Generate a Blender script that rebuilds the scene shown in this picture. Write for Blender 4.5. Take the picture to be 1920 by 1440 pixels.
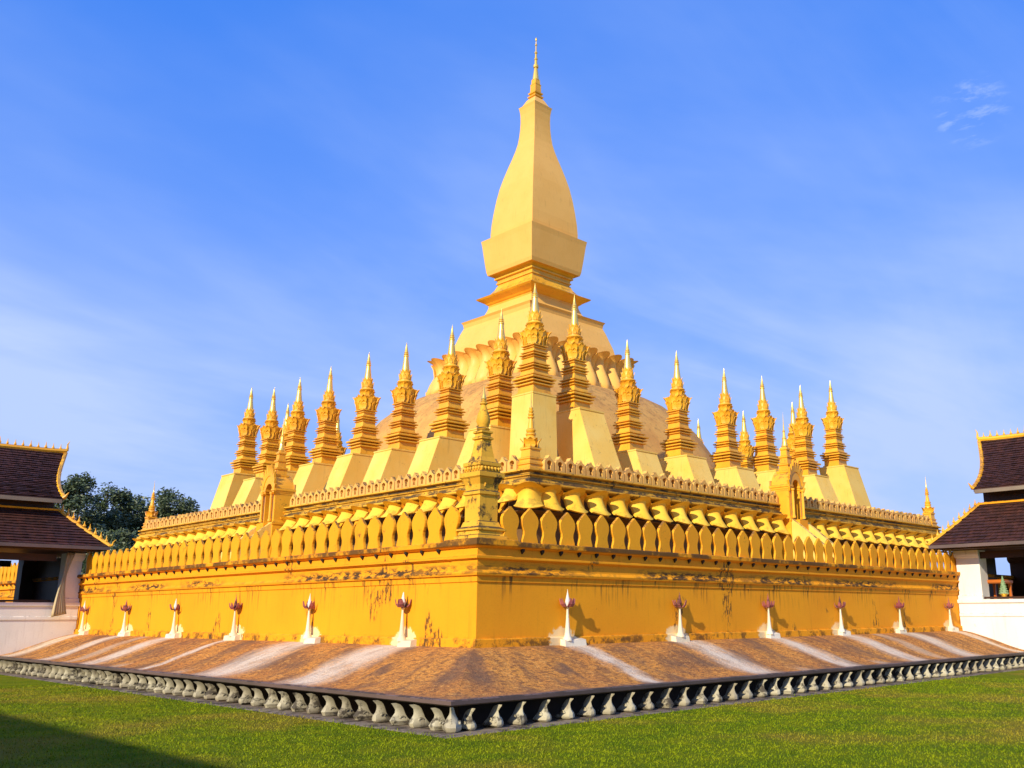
import bpy, math, random
import numpy as np
from mathutils import Vector
random.seed(7); rng = np.random.default_rng(7)
for o in list(bpy.data.objects): bpy.data.objects.remove(o)
SC = bpy.context.scene
COL = SC.collection

# ------------------------------------------------------------------ camera, sky, sun, exposure
cam = bpy.data.cameras.new('camera'); camo = bpy.data.objects.new('camera', cam); COL.objects.link(camo)
cam.sensor_width = 36; cam.lens = 1749.08 / 1920 * 36
cam.shift_x = (960 - 1095.755) / 1920; cam.clip_end = 4000
camo.location = (-10.641, -13.0326, 1.6)
camo.rotation_mode = 'XYZ'
from mathutils import Matrix
camo.matrix_world = (Matrix.Translation(camo.location) @ Matrix.Rotation(math.radians(44.3067 - 90), 4, 'Z')
                     @ Matrix.Rotation(math.radians(90 + 13.8328), 4, 'X') @ Matrix.Rotation(math.radians(-0.2065), 4, 'Z'))
SC.camera = camo
SUN_EL, SUN_AZ = 29.0, 195.0            # degrees; azimuth counted from +X towards +Y
sd = Vector((math.cos(math.radians(SUN_AZ)) * math.cos(math.radians(SUN_EL)),
             math.sin(math.radians(SUN_AZ)) * math.cos(math.radians(SUN_EL)), math.sin(math.radians(SUN_EL))))
sun = bpy.data.lights.new('sun', 'SUN'); sun.energy = 4.6; sun.angle = math.radians(0.53); sun.color = (1.0, 0.87, 0.64)
suno = bpy.data.objects.new('sun', sun); COL.objects.link(suno)
suno.rotation_mode = 'QUATERNION'; suno.rotation_quaternion = sd.to_track_quat('Z', 'Y')
W = bpy.data.worlds.new('World'); SC.world = W; W.use_nodes = True
SC.view_settings.view_transform = 'Standard'; SC.view_settings.look = 'None'
SC.view_settings.exposure = 0.3; SC.view_settings.gamma = 1.0


class NT:
    """small node-tree helper"""
    def __init__(s, t): s.t = t; s.n = t.nodes; s.l = t.links
    def put(s, sock, v):
        if isinstance(v, bpy.types.NodeSocket): s.l.new(v, sock)
        elif v is not None: sock.default_value = v
    def m(s, op, a, b=None, c=None, clamp=False):
        d = s.n.new('ShaderNodeMath'); d.operation = op; d.use_clamp = clamp
        s.put(d.inputs[0], a); s.put(d.inputs[1], b); s.put(d.inputs[2], c); return d.outputs[0]
    def mix(s, f, a, b, mode='MIX'):
        d = s.n.new('ShaderNodeMix'); d.data_type = 'RGBA'; d.blend_type = mode
        s.put(d.inputs[0], f); s.put(d.inputs[6], rgba(a)); s.put(d.inputs[7], rgba(b)); return d.outputs[2]
    def noise(s, vec, scale, detail=4, rough=.6, dist=0):
        d = s.n.new('ShaderNodeTexNoise'); s.put(d.inputs['Vector'], vec); d.inputs['Scale'].default_value = scale
        d.inputs['Detail'].default_value = detail; d.inputs['Roughness'].default_value = rough; d.inputs['Distortion'].default_value = dist
        return d.outputs['Fac']
    def vor(s, vec, scale):
        d = s.n.new('ShaderNodeTexVoronoi'); s.put(d.inputs['Vector'], vec); d.inputs['Scale'].default_value = scale
        return d.outputs['Distance']
    def rng(s, v, a, b, c=0., d=1.):
        q = s.n.new('ShaderNodeMapRange'); q.interpolation_type = 'SMOOTHSTEP'; s.put(q.inputs[0], v)
        for i, x in enumerate((a, b, c, d)): q.inputs[i + 1].default_value = x
        return q.outputs[0]
    def scale(s, v, xyz, off=(0, 0, 0)):
        d = s.n.new('ShaderNodeMapping'); s.put(d.inputs[0], v); d.inputs['Scale'].default_value = xyz; d.inputs['Location'].default_value = off; return d.outputs[0]
    def sep(s, v):
        d = s.n.new('ShaderNodeSeparateXYZ'); s.put(d.inputs[0], v); return d.outputs
    def bump(s, h, strength, dist=.02):
        d = s.n.new('ShaderNodeBump'); d.inputs['Strength'].default_value = strength; d.inputs['Distance'].default_value = dist
        s.put(d.inputs['Height'], h); return d.outputs[0]


def rgba(c): return c if isinstance(c, bpy.types.NodeSocket) or c is None else (tuple(c) + (1,))[:4]


SMALL_CLOUD = (0.8342, 0.2968, 0.4648)
# sky: daylight sky with thin streaked high cloud
wt = NT(W.node_tree); bg = wt.n['Background']
sky = wt.n.new('ShaderNodeTexSky'); sky.sky_type = 'NISHITA'; sky.sun_disc = False
sky.sun_elevation = math.radians(SUN_EL); sky.sun_rotation = math.radians(90 - SUN_AZ) % (2 * math.pi)
sky.air_density = 1.1; sky.dust_density = 0.8; sky.ozone_density = 2.5
tc = wt.n.new('ShaderNodeTexCoord'); gv = tc.outputs['Generated']
gx, gy, gz = wt.sep(gv)
den = wt.m('ADD', wt.m('MAXIMUM', gz, 0.0), 0.16)
cmb = wt.n.new('ShaderNodeCombineXYZ'); wt.put(cmb.inputs[0], wt.m('DIVIDE', gx, den)); wt.put(cmb.inputs[1], wt.m('DIVIDE', gy, den))
cv = wt.n.new('ShaderNodeMapping'); wt.put(cv.inputs[0], cmb.outputs[0]); cv.inputs['Rotation'].default_value = (0, 0, math.radians(28)); cv.inputs['Scale'].default_value = (.55, 1.5, 1)
n1 = wt.noise(cv.outputs[0], 1.1, 7, .58, 1.0); n2 = wt.noise(cv.outputs[0], 0.35, 3, .5, .3)
cl = wt.m('MULTIPLY', wt.rng(n1, .40, .80), wt.rng(n2, .36, .66))
hz = wt.rng(gz, 0.0, 0.60, 1.0, 0.0)
cv2 = wt.n.new('ShaderNodeMapping'); wt.put(cv2.inputs[0], cmb.outputs[0]); cv2.inputs['Rotation'].default_value = (0, 0, math.radians(75)); cv2.inputs['Scale'].default_value = (.5, .9, 1); cv2.inputs['Location'].default_value = (.7, .2, 0)
br = wt.m('MULTIPLY', wt.rng(wt.noise(cv2.outputs[0], .8, 6, .55, .4), .38, .72), wt.rng(gz, .02, .62, 1.0, .25))
dot = wt.n.new('ShaderNodeVectorMath'); dot.operation = 'DOT_PRODUCT'; wt.put(dot.inputs[0], gv); dot.inputs[1].default_value = SMALL_CLOUD
spot = wt.m('MULTIPLY', wt.rng(dot.outputs['Value'], .9992, .99985), wt.rng(wt.noise(wt.scale(gv, (34, 34, 120)), 1.0, 5, .6, .3), .46, .66))
fac = wt.m('ADD', wt.m('ADD', wt.m('MULTIPLY', cl, .65), wt.m('MULTIPLY', br, 1.05)), wt.m('ADD', wt.m('MULTIPLY', hz, .50), wt.m('MULTIPLY', spot, .34)), clamp=True)
skyc = wt.mix(.62, wt.mix(1.0, sky.outputs[0], (.85, .92, 1.25), 'MULTIPLY'), (.25, 2.05, 8.6))
skyf = wt.mix(fac, skyc, (3.7, 4.8, 7.7))
wt.put(bg.inputs[0], skyf); bg.inputs[1].default_value = 0.112


# ------------------------------------------------------------------ materials
def newmat(name):
    m = bpy.data.materials.new(name); m.use_nodes = True
    t = NT(m.node_tree); b = t.n['Principled BSDF']
    g = t.n.new('ShaderNodeNewGeometry'); return m, t, b, g


def paint(name, c, c2=None, mould=.25, streak=.2, rough=.75, metal=0., bump=.25, extra=None, spec=.3, mth=.62):
    """weathered lime paint; c2 faded colour; mould gathers in patches, most on up-facing ledges"""
    m, t, b, g = newmat(name); p = g.outputs['Position']; c2 = c2 or tuple(x * .8 for x in c)
    big = t.noise(p, .55, 3, .6); mid = t.noise(p, 3.2, 5, .65); fine = t.noise(p, 26, 3, .65)
    col = t.mix(t.rng(big, .35, .7), c, c2)
    col = t.mix(t.m('MULTIPLY', t.rng(fine, .45, .75), .16), col, tuple(x * .55 for x in c))
    st = t.noise(t.scale(p, (5, 5, .35)), 1.6, 5, .6)
    col = t.mix(t.m('MULTIPLY', t.rng(st, .55, .78), streak), col, (c[0] * .38, c[1] * .30, c[2] * .3 + .004))
    nz = t.sep(g.outputs['Normal'])[2]
    up = t.rng(nz, .25, .9, 0.0, .16)
    mo = t.m('ADD', t.m('ADD', t.m('MULTIPLY', mid, .7), t.m('MULTIPLY', t.noise(p, 14, 4, .7), .3)), up)
    mf = t.m('MULTIPLY', t.rng(mo, mth, mth + .10), mould)
    col = t.mix(mf, col, (.035, .026, .018))
    h = t.m('ADD', t.m('MULTIPLY', mid, .6), t.m('MULTIPLY', fine, .5))
    if extra: col = extra(t, p, col, g)
    t.put(b.inputs['Base Color'], col); b.inputs['Roughness'].default_value = rough; b.inputs['Metallic'].default_value = metal
    b.inputs['Specular IOR Level'].default_value = spec
    t.put(b.inputs['Normal'], t.bump(h, bump, .02)); return m


def wall_extra(t, p, col, g):
    """streaked dirt below the string course, mould band on the ledge, lime splashes behind the lotus stands"""
    x, y, z = t.sep(p)
    s = t.m('MAXIMUM', x, y)
    drip = t.noise(t.scale(p, (9, 9, .45)), 1.2, 5, .65)
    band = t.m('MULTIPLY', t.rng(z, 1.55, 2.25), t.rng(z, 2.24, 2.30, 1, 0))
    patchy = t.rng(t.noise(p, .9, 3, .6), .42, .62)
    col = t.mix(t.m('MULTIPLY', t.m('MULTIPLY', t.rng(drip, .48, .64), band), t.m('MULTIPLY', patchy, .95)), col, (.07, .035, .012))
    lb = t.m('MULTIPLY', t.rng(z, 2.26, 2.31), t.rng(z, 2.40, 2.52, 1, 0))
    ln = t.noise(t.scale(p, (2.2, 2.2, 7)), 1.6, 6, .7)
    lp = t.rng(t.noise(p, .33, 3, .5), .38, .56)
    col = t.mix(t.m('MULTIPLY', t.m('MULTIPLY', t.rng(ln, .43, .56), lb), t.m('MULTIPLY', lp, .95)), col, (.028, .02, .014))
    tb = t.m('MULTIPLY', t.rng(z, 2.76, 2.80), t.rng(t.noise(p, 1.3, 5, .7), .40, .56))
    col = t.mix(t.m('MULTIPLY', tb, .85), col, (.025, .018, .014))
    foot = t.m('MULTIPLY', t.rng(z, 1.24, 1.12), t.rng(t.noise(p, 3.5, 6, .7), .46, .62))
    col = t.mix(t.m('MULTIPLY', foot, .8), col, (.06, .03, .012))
    ds = t.m('MULTIPLY', t.m('ABSOLUTE', t.m('SUBTRACT', t.m('FRACT', t.m('ADD', t.m('DIVIDE', t.m('SUBTRACT', s, 2.08), 3.4), .5)), .5)), 3.4)
    e = t.m('ADD', t.m('POWER', t.m('DIVIDE', ds, .40), 2), t.m('POWER', t.m('DIVIDE', t.m('SUBTRACT', z, 1.08), .30), 2))
    e = t.m('ADD', e, t.m('MULTIPLY', t.m('SUBTRACT', t.noise(p, 9, 6, .7), .5), 1.9))
    lime = t.m('MULTIPLY', t.rng(e, 1.0, .66), t.rng(t.m('MINIMUM', x, y), -.6, -.3))
    col = t.mix(t.m('MULTIPLY', lime, .75), col, (.90, .76, .44))
    # peeled black patches
    pe = t.m('MULTIPLY', t.rng(t.noise(t.scale(p, (1, 1, .6)), 1.15, 2, .4), .615, .66), t.rng(t.noise(t.scale(p, (3, 3, 1)), 4.5, 5, .7), .50, .56))
    return t.mix(t.m('MULTIPLY', pe, .85), col, (.05, .03, .015))


M = {}
M['ochre'] = paint('ochre_wall_paint', (.89, .375, .008), (.85, .335, .007), .40, .32, extra=wall_extra)
M['ochre_up'] = paint('ochre_trim_paint', (.88, .385, .010), (.82, .33, .008), .75, .35, mth=.58)
M['gold'] = paint('gold_paint', (.88, .46, .024), (.78, .35, .014), .6, .4, rough=.45, spec=.5, mth=.575)
M['gold_lite'] = paint('pale_yellow_paint', (.90, .60, .14), (.88, .53, .09), .75, .35, mth=.605, rough=.65)
M['stupa'] = paint('stupa_paint', (.87, .48, .105), (.84, .45, .09), .25, .28, rough=.5, mth=.65)
M['dome'] = paint('dome_plaster', (.64, .35, .08), (.52, .26, .06), .35, .6)
M['leaf_gold'] = paint('gilt', (.92, .64, .16), (.88, .55, .10), .05, .1, rough=.32, metal=.55, spec=.5)
M['cream'] = paint('cream_lime', (.84, .77, .60), (.74, .64, .44), .35, .3, mth=.60)
M['white'] = paint('white_lime', (.82, .80, .76), (.74, .72, .67), .40, .35, mth=.60)
M['concrete'] = paint('weathered_petal_plaster', (.50, .46, .32), (.32, .28, .19), .9, .9, mth=.505)
M['ledge'] = paint('mossy_ledge', (.15, .10, .09), (.09, .07, .06), .8, .2)
M['moss_shade'] = paint('mossy_shade_wall', (.17, .09, .03), (.09, .05, .02), .9, .4)  # mossy plaster, darkened to paint in the shade below and behind the petals
def cornice_stain_shade(t, p, col, g):  # dark bands in the recessed mouldings: painted shade broken up with mould stain
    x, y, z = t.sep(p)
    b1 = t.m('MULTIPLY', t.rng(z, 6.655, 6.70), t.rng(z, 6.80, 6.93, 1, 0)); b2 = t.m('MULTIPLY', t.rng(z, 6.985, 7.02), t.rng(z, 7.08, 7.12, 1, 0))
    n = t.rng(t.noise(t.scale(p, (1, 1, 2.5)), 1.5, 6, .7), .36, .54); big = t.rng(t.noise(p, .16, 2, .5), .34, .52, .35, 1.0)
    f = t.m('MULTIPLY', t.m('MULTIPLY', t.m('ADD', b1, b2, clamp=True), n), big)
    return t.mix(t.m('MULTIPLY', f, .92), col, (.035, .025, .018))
M['cornice2'] = paint('weathered_shaded_gold_cornice', (.84, .45, .035), (.68, .34, .025), .92, .6, mth=.53, extra=cornice_stain_shade)
M['merlon2'] = paint('weathered_parapet', (.80, .46, .10), (.72, .38, .10), .8, .4, mth=.56)
M['petal2'] = paint('lemon_gold_petal', (.90, .58, .06), (.84, .48, .03), .35, .3, mth=.58)
M['kerb'] = paint('kerb_concrete', (.25, .20, .14), (.18, .13, .10), .8, .1)
M['darkrec'] = paint('recess_shade_dark', (.02, .018, .015), (.05, .03, .02), .8, .3)  # near-black paints in the shade of the apron recess; dentils share it
M['wood'] = paint('dark_wood', (.06, .025, .012), (.04, .018, .01), .2, .2, rough=.5)
M['redwood'] = paint('red_lacquer_wood', (.22, .05, .02), (.16, .035, .015), .2, .2, rough=.4)
M['cloth'] = paint('faded_cloth', (.62, .50, .30), (.52, .38, .2), .05, .3)
M['pipe'] = paint('cream_pipe', (.72, .62, .36), None, .1, .1, rough=.4)
M['pink'] = paint('faded_rose_paint', (.42, .14, .12), (.26, .06, .07), .8, .3, mth=.50)
M['bark'] = paint('bark', (.10, .07, .05), None, .3, .2)


def apron_mat():
    m, t, b, g = newmat('laterite_apron'); p = g.outputs['Position']; x, y, z = t.sep(p)
    s = t.m('MAXIMUM', x, y); o = t.m('MULTIPLY', t.m('MINIMUM', x, y), -1)
    cx = t.n.new('ShaderNodeCombineXYZ'); t.put(cx.inputs[0], s); t.put(cx.inputs[1], t.m('MULTIPLY', o, .55)); uv = cx.outputs[0]
    cx2 = t.n.new('ShaderNodeCombineXYZ'); t.put(cx2.inputs[0], t.m('MULTIPLY', s, 5)); t.put(cx2.inputs[1], t.m('MULTIPLY', o, 2.0)); uv2 = cx2.outputs[0]
    cx3 = t.n.new('ShaderNodeCombineXYZ'); t.put(cx3.inputs[0], t.m('MULTIPLY', s, 6)); t.put(cx3.inputs[1], t.m('MULTIPLY', o, 15)); uv3 = cx3.outputs[0]
    big = t.noise(uv, .8, 5, .6); st = t.noise(uv2, 1.0, 6, .7); fine = t.noise(p, 22, 6, .7); pit = t.noise(p, 60, 3, .6); dash = t.noise(uv3, 1.0, 4, .7)
    col = t.mix(t.rng(big, .36, .66), (.72, .32, .060), (.56, .23, .055))
    col = t.mix(t.m('MULTIPLY', t.rng(t.noise(uv, 2.3, 5, .65), .46, .60), .75), col, (.27, .13, .055))
    col = t.mix(t.m('MULTIPLY', t.rng(dash, .50, .60), .75), col, (.20, .085, .035))
    col = t.mix(t.m('MULTIPLY', t.rng(fine, .50, .60), .6), col, (.18, .08, .04))
    col = t.mix(t.m('MULTIPLY', t.rng(t.noise(p, 9, 5, .7), .54, .64), .6), col, (.84, .43, .11))
    col = t.mix(t.m('MULTIPLY', t.rng(t.noise(uv, 1.1, 4, .6), .50, .64), .72), col, (.17, .10, .065))
    # lime water run-off below every stand
    wob = t.m('MULTIPLY', t.m('SUBTRACT', t.noise(uv, .9, 5, .65), .5), 1.1)
    ss = t.m('ADD', t.m('SUBTRACT', s, 2.28), wob)
    ds = t.m('MULTIPLY', t.m('ABSOLUTE', t.m('SUBTRACT', t.m('FRACT', t.m('ADD', t.m('DIVIDE', ss, 3.4), .5)), .5)), 3.4)
    wn = t.n.new('ShaderNodeTexWhiteNoise'); wn.noise_dimensions = '2D'; c2 = t.n.new('ShaderNodeCombineXYZ')
    t.put(c2.inputs[0], t.m('FLOOR', t.m('ADD', t.m('DIVIDE', ss, 3.4), .5))); t.put(c2.inputs[1], t.m('GREATER_THAN', x, y)); t.put(wn.inputs['Vector'], c2.outputs[0])
    wide = t.m('MULTIPLY', t.m('ADD', .20, t.m('MULTIPLY', wn.outputs['Value'], .75)), t.m('ADD', .6, t.m('MULTIPLY', t.noise(uv, .7, 3, .5), .8)))
    lf = t.rng(t.m('DIVIDE', ds, wide), 1.1, .1)
    lf = t.m('MULTIPLY', lf, t.m('ADD', .45, t.m('MULTIPLY', t.rng(st, .3, .6), .55)))
    lf = t.m('MULTIPLY', lf, t.rng(s, .7, 1.2))
    col = t.mix(t.m('MULTIPLY', lf, .9), col, (.80, .70, .56))
    # second fainter runs between
    ds2 = t.m('MULTIPLY', t.m('ABSOLUTE', t.m('SUBTRACT', t.m('FRACT', t.m('DIVIDE', ss, 3.4)), .47)), 3.4)
    l2 = t.m('MULTIPLY', t.rng(ds2, .34, .05), t.m('MULTIPLY', t.rng(t.noise(uv, .6, 2), .47, .6), t.rng(s, 3, 4)))
    col = t.mix(t.m('MULTIPLY', l2, .55), col, (.62, .50, .36))
    edge = t.rng(o, 1.95, 2.25)
    col = t.mix(t.m('MULTIPLY', edge, t.m('ADD', .25, t.m('MULTIPLY', st, .6))), col, (.17, .11, .10))
    t.put(b.inputs['Base Color'], col); b.inputs['Roughness'].default_value = .85; b.inputs['Specular IOR Level'].default_value = .25
    h = t.m('ADD', t.m('MULTIPLY', fine, .8), t.m('ADD', t.m('MULTIPLY', pit, .3), t.m('MULTIPLY', dash, .8)))
    t.put(b.inputs['Normal'], t.bump(h, 1.0, .05)); return m


M['apron'] = apron_mat()


def lawn_mat(name, blades):
    m, t, b, g = newmat(name); p = g.outputs['Position']
    big = t.noise(p, .33, 4, .55); mid = t.noise(p, 1.7, 4, .6); fine = t.noise(p, 30, 4, .7)
    col = t.mix(t.rng(mid, .35, .66), (.135, .205, .004), (.225, .270, .005))
    col = t.mix(t.m('MULTIPLY', t.rng(big, .46, .66), .72), col, (.34, .245, .03))
    col = t.mix(t.m('MULTIPLY', t.rng(fine, .52, .72), .6), col, (.10, .15, .006) if blades else (.09, .10, .015))
    if blades:
        oi = t.noise(p, 90, 1, .5); col = t.mix(t.m('MULTIPLY', t.rng(oi, .5, .75), .45), col, (.40, .40, .03))
    else:
        h = t.m('ADD', fine, t.noise(p, 110, 3, .7)); t.put(b.inputs['Normal'], t.bump(h, 1., .04))
    t.put(b.inputs['Base Color'], col); b.inputs['Roughness'].default_value = .85; b.inputs['Specular IOR Level'].default_value = .06
    return m


M['lawn'] = lawn_mat('lawn_ground', False); M['blade'] = lawn_mat('grass_blades', True)


def tile_mat():
    m, t, b, g = newmat('dark_roof_tile'); p = g.outputs['Position']
    oi = t.vor(t.scale(p, (5.2, 5.2, 6)), 1.0); n = t.noise(p, 5, 5, .7)
    rnd = t.n.new('ShaderNodeTexVoronoi'); t.put(rnd.inputs['Vector'], p); rnd.inputs['Scale'].default_value = 4.6
    col = t.mix(t.rng(n, .35, .7), (.08, .026, .016), (.034, .013, .010))
    col = t.mix(t.m('MULTIPLY', t.rng(t.noise(p, 17, 4, .7), .57, .72), .5), col, (.17, .09, .07))
    rv = t.sep(rnd.outputs['Color'])[0]
    col = t.mix(t.m('MULTIPLY', rv, .55), col, (.02, .010, .008))
    t.put(b.inputs['Base Color'], col); b.inputs['Roughness'].default_value = .62; b.inputs['Specular IOR Level'].default_value = .35
    return m


M['tile'] = tile_mat()


def leaf_mat():
    m, t, b, g = newmat('tree_leaves'); p = g.outputs['Position']
    col = t.mix(t.rng(t.noise(p, 1.2, 3, .6), .35, .7), (.045, .080, .034), (.11, .14, .065))
    col = t.mix(t.m('MULTIPLY', t.rng(t.noise(p, 7, 2, .6), .5, .75), .5), col, (.15, .17, .08))
    t.put(b.inputs['Base Color'], col); b.inputs['Roughness'].default_value = .5; return m


M['leaf'] = leaf_mat()


# ------------------------------------------------------------------ mesh helpers
class MB:
    def __init__(s): s.v = []; s.f = []
    def add(s, vs, fs):
        k = len(s.v); s.v.extend([tuple(map(float, q)) for q in vs]); s.f.extend([tuple(i + k for i in q) for q in fs]); return s
    def box(s, x0, x1, y0, y1, z0, z1):
        vs = [(x, y, z) for z in (z0, z1) for x, y in ((x0, y0), (x1, y0), (x1, y1), (x0, y1))]
        return s.add(vs, [(3, 2, 1, 0), (4, 5, 6, 7), (0, 1, 5, 4), (1, 2, 6, 5), (2, 3, 7, 6), (3, 0, 4, 7)])
    def rings(s, R, close=True, caps=True):
        n = len(R[0]); vs = [p for r in R for p in r]; fs = []
        for i in range(len(R) - 1):
            for j in range(n if close else n - 1):
                k = (j + 1) % n; fs.append((i * n + j, i * n + k, (i + 1) * n + k, (i + 1) * n + j))
        if caps and close: fs.append(tuple(range(n))[::-1]); fs.append(tuple(range((len(R) - 1) * n, len(R) * n)))
        return s.add(vs, fs)
    def rect(s, prof, x0, y0, x1, y1, caps=True):
        """stack of rectangles: prof = [(outward offset, z)]"""
        return s.rings([[(x0 - o, y0 - o, z), (x1 + o, y0 - o, z), (x1 + o, y1 + o, z), (x0 - o, y1 + o, z)] for o, z in prof], caps=caps)
    def sq(s, prof, cx=0, cy=0, caps=True): return s.rect(prof, cx, cy, cx, cy, caps)
    def lathe(s, prof, cx=0, cy=0, n=12, ph=0):
        return s.rings([[(cx + r * math.cos(ph + 2 * math.pi * j / n), cy + r * math.sin(ph + 2 * math.pi * j / n), z) for j in range(n)] for r, z in prof])
    def tube(s, pts, r, n=6):
        R = []
        for i, p in enumerate(pts):
            p = Vector(p); a = Vector(pts[max(i - 1, 0)]); b = Vector(pts[min(i + 1, len(pts) - 1)]); d = (b - a).normalized()
            u = d.orthogonal().normalized(); w = d.cross(u); rr = r[i] if isinstance(r, (list, tuple)) else r
            if i and R:   # keep frames aligned
                pu = (Vector(R[-1][0]) - Vector(pts[i - 1])); pu = pu - d * pu.dot(d)
                if pu.length > 1e-6: u = pu.normalized(); w = d.cross(u)
            R.append([tuple(p + (u * math.cos(2 * math.pi * j / n) + w * math.sin(2 * math.pi * j / n)) * rr) for j in range(n)])
        return s.rings(R)
    def sheet(s, P, thick):
        """grid of points with thickness along given offset vectors: P[i][j] = (point, backpoint)"""
        ni, nj = len(P), len(P[0]); vs = []
        for side in (0, 1): vs += [P[i][j][side] for i in range(ni) for j in range(nj)]
        f = []; N = ni * nj; ix = lambda i, j, b=0: b * N + i * nj + j
        for i in range(ni - 1):
            for j in range(nj - 1):
                f.append((ix(i, j), ix(i, j + 1), ix(i + 1, j + 1), ix(i + 1, j))); f.append((ix(i + 1, j, 1), ix(i + 1, j + 1, 1), ix(i, j + 1, 1), ix(i, j, 1)))
        for i in range(ni - 1):
            f.append((ix(i, 0), ix(i + 1, 0), ix(i + 1, 0, 1), ix(i, 0, 1))); f.append((ix(i + 1, nj - 1), ix(i, nj - 1), ix(i, nj - 1, 1), ix(i + 1, nj - 1, 1)))
        for j in range(nj - 1):
            f.append((ix(0, j + 1), ix(0, j), ix(0, j, 1), ix(0, j + 1, 1))); f.append((ix(ni - 1, j), ix(ni - 1, j + 1), ix(ni - 1, j + 1, 1), ix(ni - 1, j, 1)))
        return s.add(vs, f)
    def tf(s, fn): s.v = [fn(*p) for p in s.v]; return s
    def mesh(s, name, mat, smooth=False):
        me = bpy.data.meshes.new(name); me.from_pydata(s.v, [], s.f); me.materials.append(mat)
        if smooth: me.shade_smooth()
        if smooth == 'auto': me.set_sharp_from_angle(angle=math.radians(35))
        me.update(); return me
    def build(s, name, mat, parent=None, smooth=False): return place(name, s.mesh(name, mat, smooth), parent)


def place(name, me, parent=None, loc=(0, 0, 0), rz=0, sc=None):
    o = bpy.data.objects.new(name, me); COL.objects.link(o); o.parent = parent; o.location = loc; o.rotation_euler = (0, 0, rz)
    if sc: o.scale = sc
    return o


def thing(name, label, cat, loc=(0, 0, 0), rz=0, group=None):
    o = place(name, None, None, loc, rz); o.empty_display_size = .1; return tag(o, label, cat, group)


def tag(o, label, cat, group=None):
    o['label'] = label; o['category'] = cat
    if group: o['group'] = group
    return o


def kind(o, k): o['kind'] = k; return o


def lerp(tab, t):
    for (a, va), (b, vb) in zip(tab, tab[1:]):
        if t <= b: return va + (vb - va) * (t - a) / (b - a)
    return tab[-1][1]


# ------------------------------------------------------------------ plan constants (metres; outer wall corner at the origin)
W1X, W1Y = 64.5, 68.6            # outer wall
X2, Y2, X2B, Y2B = 14.445, 14.507, 51.07, 53.18      # middle terrace
CX, CY = 32.42, 34.08              # stupa axis

# ------------------------------------------------------------------ ground
g = MB(); n = 60
xs = np.concatenate([np.linspace(-2500, -60, 5), np.linspace(-40, 90, 80), np.linspace(120, 2500, 5)])
def ground_z(x, y):
    if not (-40 < x < 40 and -40 < y < 40): return 0
    f = 1 if (x < -2.9 or y < -2.9) else 0
    d = min(1, max(0, max(-2.7 - x, -2.7 - y)) / 2.0)
    return 0.0 * d * (math.sin(x * .9 + 1) * math.cos(y * .7) + .5 * math.sin(x * 2.1 + y * 1.7))
P = [[(x, y, ground_z(x, y)) for x in xs] for y in xs]
g.rings(P, close=False); kind(g.build('lawn', M['lawn'], smooth=True), 'structure')
k = MB().rect([(1.55, .012), (2.50, .012), (2.54, .0), (2.56, -.02)], 0, 0, W1X, W1Y, caps=False)
kind(k.build('kerb', M['kerb']), 'structure')

# ------------------------------------------------------------------ apron
ap = thing('stone_apron', 'sloping reddish laterite apron with pale lime runs around the foot of the ochre wall', 'apron')
def apz(o):
    t = min(1, max(0, o / 2.22)); s = t * t * (3 - 2 * t); return 1.035 - .60 * (.12 * t + .88 * s)
def apron_side(axis, L):
    m = MB(); us = np.linspace(0, 1, 200); R = []
    for i in range(26):
        o = 2.24 * i / 25 - .02; row = []
        for u in us:
            s = -o + u ** 1.5 * (L + o)
            w = .010 * math.sin(s * 2.1 + o * 1.3) + .008 * math.sin(s * 5.3 - o * 3.1) + .006 * math.sin(s * 11 + o * 7)
            z = apz(o) + w * min(1, max(0, o) * 2) * min(1, (2.3 - o) * 2)
            row.append((s, -o, z) if axis == 0 else (-o, s, z))
        R.append(row)
    m.rings(R, close=False); return m.build('slope', M['apron'], ap, smooth=True)
apron_side(0, 40); apron_side(1, 40)
MB().rect([(2.02, .425), (2.16, .440), (2.22, .438), (2.245, .425), (2.24, .375), (2.20, .355), (1.5, .355)], 0, 0, W1X, W1Y, caps=False).build('edge_slab', M['ledge'], ap)
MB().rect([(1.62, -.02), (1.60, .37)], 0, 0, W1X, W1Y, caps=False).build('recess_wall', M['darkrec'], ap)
def petal_bracket(seed):
    """scroll bracket: wide foot, waisted S profile, tip curling outwards (+x is outward, y across)"""
    r = random.Random(seed); m = MB(); R = []
    #      z     half w  front  back
    tab = [(0.0, .085, .04, -.24), (.025, .110, .065, -.24), (.06, .112, .072, -.21), (.10, .098, .055, -.17), (.14, .075, .030, -.15), (.18, .052, .010, -.14), (.225, .034, .004, -.13), (.265, .025, .022, -.11), (.30, .020, .055, -.07), (.325, .012, .085, .0)]
    for z, w, f, b in tab:
        w *= .86 * r.uniform(.9, 1.1); f += r.uniform(-.008, .008)
        R.append([(b, -w, z), ((b + f) / 2, -w * 1.12, z), (f - .02, -w * .62, z), (f, 0, z), (f - .02, w * .62, z), ((b + f) / 2, w * 1.12, z), (b, w, z)])
    m.rings(R)
    for sgn in (-1, 1):      # carved volute boss on each cheek
        m.tube([(-.08 + .05 * math.cos(a) * (1 - a / 9), sgn * (.090 - .002 * a), .095 + .045 * math.sin(a) * (1 - a / 9)) for a in np.linspace(0, 5.5, 9)], [.014] * 8 + [.006], 5)
    return m.mesh('lotus_petal', M['concrete'], 'auto')
pm = [petal_bracket(i) for i in range(4)]
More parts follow.
